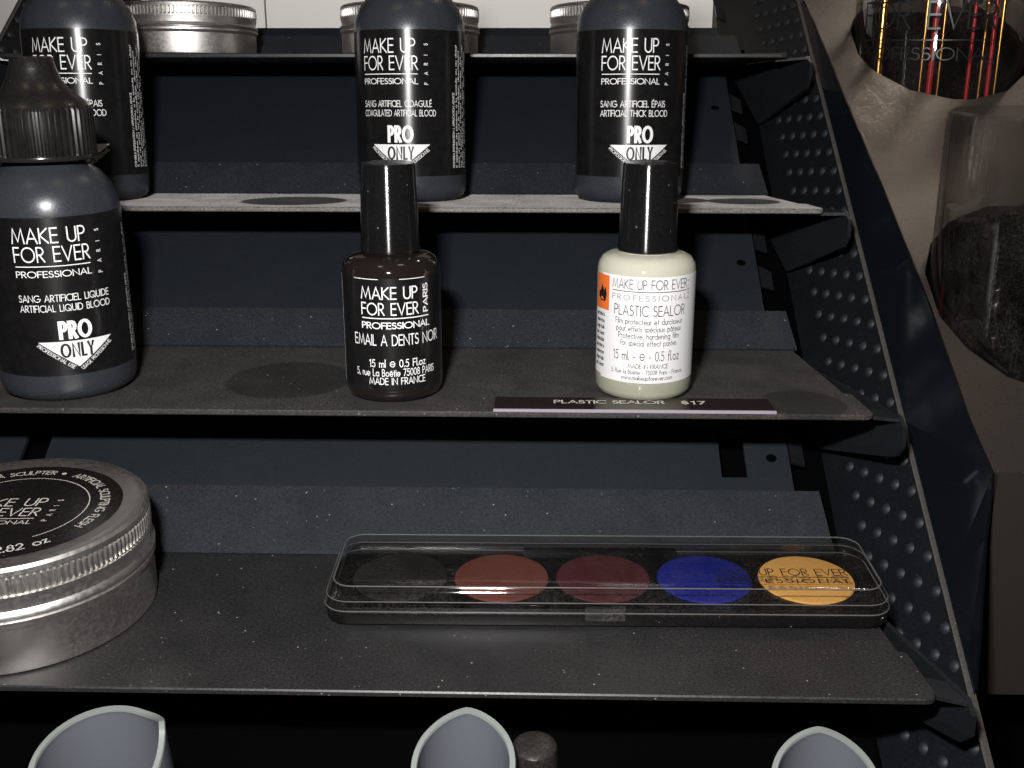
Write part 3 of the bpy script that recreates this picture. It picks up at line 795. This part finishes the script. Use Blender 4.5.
L0 = (L0[0], L0[1] + [(off + i, off + (i + 1) % n0, (i + 1) % n0, i) for i in range(n0)])
lido = obj('lid', L0, 'lid', pal, True, 30)
def tube(loop, rad):
    ls = []; n = len(loop)
    V, F = [], []
    for i in range(n):
        a, b, c = Vector(loop[i - 1]), Vector(loop[i]), Vector(loop[(i + 1) % n])
        t = (c - a).normalized(); o_ = Vector((t.y, -t.x, 0))
        for q in range(5):
            g = 2 * math.pi * q / 5; p = b + o_ * rad * math.cos(g) + Vector((0, 0, rad * math.sin(g))); V.append(tuple(p))
    for i in range(n):
        for q in range(5):
            F.append((i * 5 + q, ((i + 1) % n) * 5 + q, ((i + 1) % n) * 5 + (q + 1) % 5, i * 5 + (q + 1) % 5))
    return V, F
for z_, w_, c_, q_ in ((10.9, 5.0, 1.3, .2), (7.4, 1.1, .1, .16), (4.75, .1, 0, .2)):  # thin pale tubes stand in for highlight lines along the lid's edges
    obj('edge_glint', tube(rloop(W - w_, D - w_, CR - c_, z_), q_), 'glint', lido, True, 80)
obj('latch', move(box(-5.2, 5.2, -.7, .7, 3.0, 6.6), -.6, -D / 2 - .2), 'latch', pal)
obj('hinge', move(box(-22, 22, -.6, .8, 3.2, 5.6), 0, D / 2 - .2), 'pal_base', pal)
tx = [text('MAKE UP FOR EVER', 3.4, 29.4, -8.0, .11, 34.8), rect2(29.4, 64.4, -9.2, -8.9), text('PROFESSIONAL', 1.9, 29.4, -12.0, .15, 35, 'l', .4)]
for i, ch in enumerate('PARIS'):
    v, f = rot2(text(ch, 1.4, 0, 0, .16), 90, 0, 0); tx.append(([(a + 68.0, c - 12.0 + i * 1.9) for a, c in v], f))
V, F = join(*[flat(w, 11.3) for w in tx]); obj('lettering', (V, F), 'black_print', lido)

# ------------------------------------------------------------------ tins
def tin(loc, rx, rz, r, h, label, group=None, printed=False):
    t = thing('round_tin', label, 'tin', loc, rx, rz, group)
    k = h / 28.0
    zb = 14.5 * k
    obj('can', lathe([(0, .3), (r - 2.6, .3), (r - 1.4, 0), (r - .5, .5), (r - .3, 1.5), (r - .3, zb * .80), (r + .0, zb * .84), (r + .45, zb * .90), (r + .45, zb * .97), (r - .1, zb), (r - .6, zb + .3), (0, zb + .3)], 128), 'tin', t, True, 30)
    z0 = zb + .35; kb, kt = h - 7.4 * k, h - 2.2 * k
    ld = obj('lid', lathe([(r - 1.5, z0), (r + .35, z0), (r + .6, z0 + .5), (r + .5, z0 + 1.1 * k), (r - .25, z0 + 2.0 * k), (r - .35, z0 + 3.0 * k), (r + .15, kb - .4), (r + .15, kb), (r - .45, kb + .1), (r - .45, kt - .1), (r + .1, kt), (r, h - 1.0 * k), (r - .7, h - .25), (r - 1.6, h), (r - 3.2, h - .1), (r - 4.2, h - .5), (0, h - .5)], 128), 'tin', t, True, 30)
    nr = int(2 * math.pi * r / 1.55)
    V, F = [], []
    for i in range(nr):
        a0 = 2 * math.pi * i / nr
        c = len(V)
        for (q, rr) in ((-.36, r - .6), (-.16, r + .22), (.16, r + .22), (.36, r - .6)):
            a = a0 + q * 2 * math.pi / nr
            for z in (kb + .15, kb + .7, kt - .7, kt - .15):
                r2 = rr if z in (kb + .7, kt - .7) else r - .55
                V.append((r2 * math.sin(a), -r2 * math.cos(a), z))
        for x in range(3):
            for y in range(3):
                F.append((c + x * 4 + y, c + (x + 1) * 4 + y, c + (x + 1) * 4 + y + 1, c + x * 4 + y + 1))
    kn = obj('knurling', (V, F), 'tin', ld, True, 50); kn['kind'] = 'stuff'
    obj('seam', lathe([(r - .9, zb + .1), (r + .12, zb + .1), (r + .12, zb + .36), (r - .9, zb + .36)], 96), 'tin_dark', t, True)
    if printed:
        lr = r * .815
        lab = obj('label', lathe([(0, h - .42), (lr, h - .42), (lr - .1, h - .36), (0, h - .34)], 96), 'tin_label', t, True, 30)
        tx = []
        def ring(s, h_, rad, a_mid, span, inward=False):
            v, f = text(s, h_, 0, 0, .13, span / 180 * math.pi * rad, 'c')
            if not inward: return ([((rad + b) * math.sin(a / rad + R(a_mid)), (rad + b) * math.cos(a / rad + R(a_mid))) for a, b in v], f)
            return ([((rad - b) * math.sin(R(a_mid) - a / rad), (rad - b) * math.cos(R(a_mid) - a / rad)) for a, b in v], f)
        rr = lr * .80
        tx += [ring('ARTIFICIAL SCULPTING FLESH', 2.3, rr, 70, 92), ring('CHAIR ARTIFICIELLE À SCULPTER', 2.3, rr, -42, 102), ring('80 g / 2.82 oz', 3.2, rr + 2.6, 168, 62, True),
               ([((rr + 1.1) * math.sin(R(15)) + .7 * math.cos(t_), (rr + 1.1) * math.cos(R(15)) + .7 * math.sin(t_)) for t_ in [2 * math.pi * i / 12 for i in range(12)]], [tuple(range(12))])]
        rc = lr * .70
        for a0, a1 in ((-143, 143),):
            n = 90; v = []
            for i in range(n + 1):
                a = R(a0 + (a1 - a0) * i / n); v += [((rc - .13) * math.sin(a), (rc - .13) * math.cos(a)), ((rc + .13) * math.sin(a), (rc + .13) * math.cos(a))]
            tx.append((v, [(2 * i, 2 * i + 2, 2 * i + 3, 2 * i + 1)[::-1] for i in range(n)]))
        tx += [text('MAKE UP', 4.4, -14, 2.2, .1, 22), text('FOR EVER', 4.4, -14, -3.8, .1, 22.4), rect2(-14, 8.4, -5.6, -5.3), text('PROFESSIONAL', 1.9, -14, -8.6, .12, 22.4)]
        for i, ch in enumerate('PARIS'):
            v, f = rot2(text(ch, 1.4, 0, 0, .15), 90, 0, 0); tx.append(([(a + 12.2, c - 7 + i * 3) for a, c in v], f))
        V, F = join(*[flat(w, h - .26) for w in tx])
        lt = obj('lettering', (V, F), 'cream_print', lab); 
        lt.rotation_euler = (0, 0, R(3))
    return t
tin(onshelf(4, -139.8, 37.0), tilt(4), 0, 34.9, 29.2, 'big round aluminium tin with black lettered lid at the lower left', None, True)
G1 = 'aluminium tins on the top shelf'
tin(onshelf(1, -147.0, 30.2), tilt(1), 20, 28.2, 20.0, 'round aluminium tin on the top shelf beside the upper left bottle', G1)
tin(onshelf(1, -54.4, 30.6), tilt(1), 40, 28.2, 20.0, 'round aluminium tin on the top shelf behind the coagulated blood bottle', G1)
tin(onshelf(1, 31.4, 30.6), tilt(1), 65, 28.2, 20.0, 'round aluminium tin on the top shelf behind the thick blood bottle', G1)

# ------------------------------------------------------------------ milky soft-plastic scoops on the bottom tier
def scoop(loc, rx, rz, r, hi, drop, tip, lip, label):
    s = thing('plastic_scoop', label, 'scoop', loc, rx, rz, 'milky plastic scoops on the lowest tier')
    n, t = 64, 1.1
    def zt(a):                        # rim height round the cup: dips in front, rises to a small pointed lip
        a = (a + math.pi) % (2 * math.pi) - math.pi                      # 0 at the back, + towards the right
        u = abs((a - tip + math.pi) % (2 * math.pi) - math.pi)
        return hi - drop * (1 - math.cos(a)) / 2 + lip * max(0, 1 - u / .9) ** 1.7
    rings = []
    def ringat(rad, fz): return [((rad(z_)) * math.sin(a), (rad(z_)) * math.cos(a), z_) for a in [-2 * math.pi * i / n for i in range(n)] for z_ in (fz(a),)]
    def ro(z): return r * (1.16 - .16 * min(1, max(0, z / 55.0)))
    ls = [ringat(lambda z: .1, lambda a: 0), ringat(ro, lambda a: 0), ringat(ro, lambda a: zt(a) * .35), ringat(ro, lambda a: zt(a) * .7), ringat(ro, lambda a: zt(a) - .5)]
    li = [ringat(lambda z: ro(z) - t, lambda a: zt(a) - .5), ringat(lambda z: ro(z) - t, lambda a: zt(a) * .7), ringat(lambda z: ro(z) - t, lambda a: zt(a) * .35), ringat(lambda z: ro(z) - t, lambda a: 1.5), ringat(lambda z: .1, lambda a: 1.5)]
    obj('tube', loops(ls + li, True, True), 'scoop', s, True, 60)
    rimv = [ringat(lambda z: ro(z) + .12, lambda a: zt(a) - .7), ringat(lambda z: ro(z), lambda a: zt(a)), ringat(lambda z: ro(z) - t, lambda a: zt(a)), ringat(lambda z: ro(z) - t - .12, lambda a: zt(a) - .7)]
    obj('rim', loops(rimv, False, False, True), 'scoop_rim', s, True, 60)
    return s
Y5 = 34
scoop(onshelf(5, -89.2, Y5), tilt(5), 0, 13.6, 56.0, 4.5, R(72), 5.6, 'milky plastic scoop with a pointed lip at its right, below the big tin')
scoop(onshelf(5, -14.8, Y5), tilt(5), -6, 10.5, 58.2, 8.5, R(-4), 1.3, 'milky plastic scoop with slanted mouth at the bottom centre')
scoop(onshelf(5, 58.4, Y5), tilt(5), -6, 10.7, 54.6, 8.5, R(-4), 1.2, 'milky plastic scoop with slanted mouth at the bottom right')
def stopper(loc, r, h, label):
    s = thing('round_stopper', label, 'stopper', loc, tilt(5), 0, 'dark stoppers beside the scoops')
    obj('stem', lathe([(0, 0), (r * .8, 0), (r * .86, .8), (r * .7, h - 9), (r * .7, h - 8)], 40), 'dark_clear', s, True)
    obj('knob', lathe([(0, h - 8.5), (r * .8, h - 8.5), (r, h - 7.5), (r, h - 2.5), (r * .92, h - 1), (r * .7, h - .2), (0, h)], 48), 'dark_clear', s, True)
stopper(onshelf(5, -86.5, Y5 - 3.5, 1.6), 9.4, 44, 'dusty black stopper inside the left milky scoop')
stopper(onshelf(5, -.4, 44), 5.0, 51, 'dusty black stopper behind the middle milky scoop')
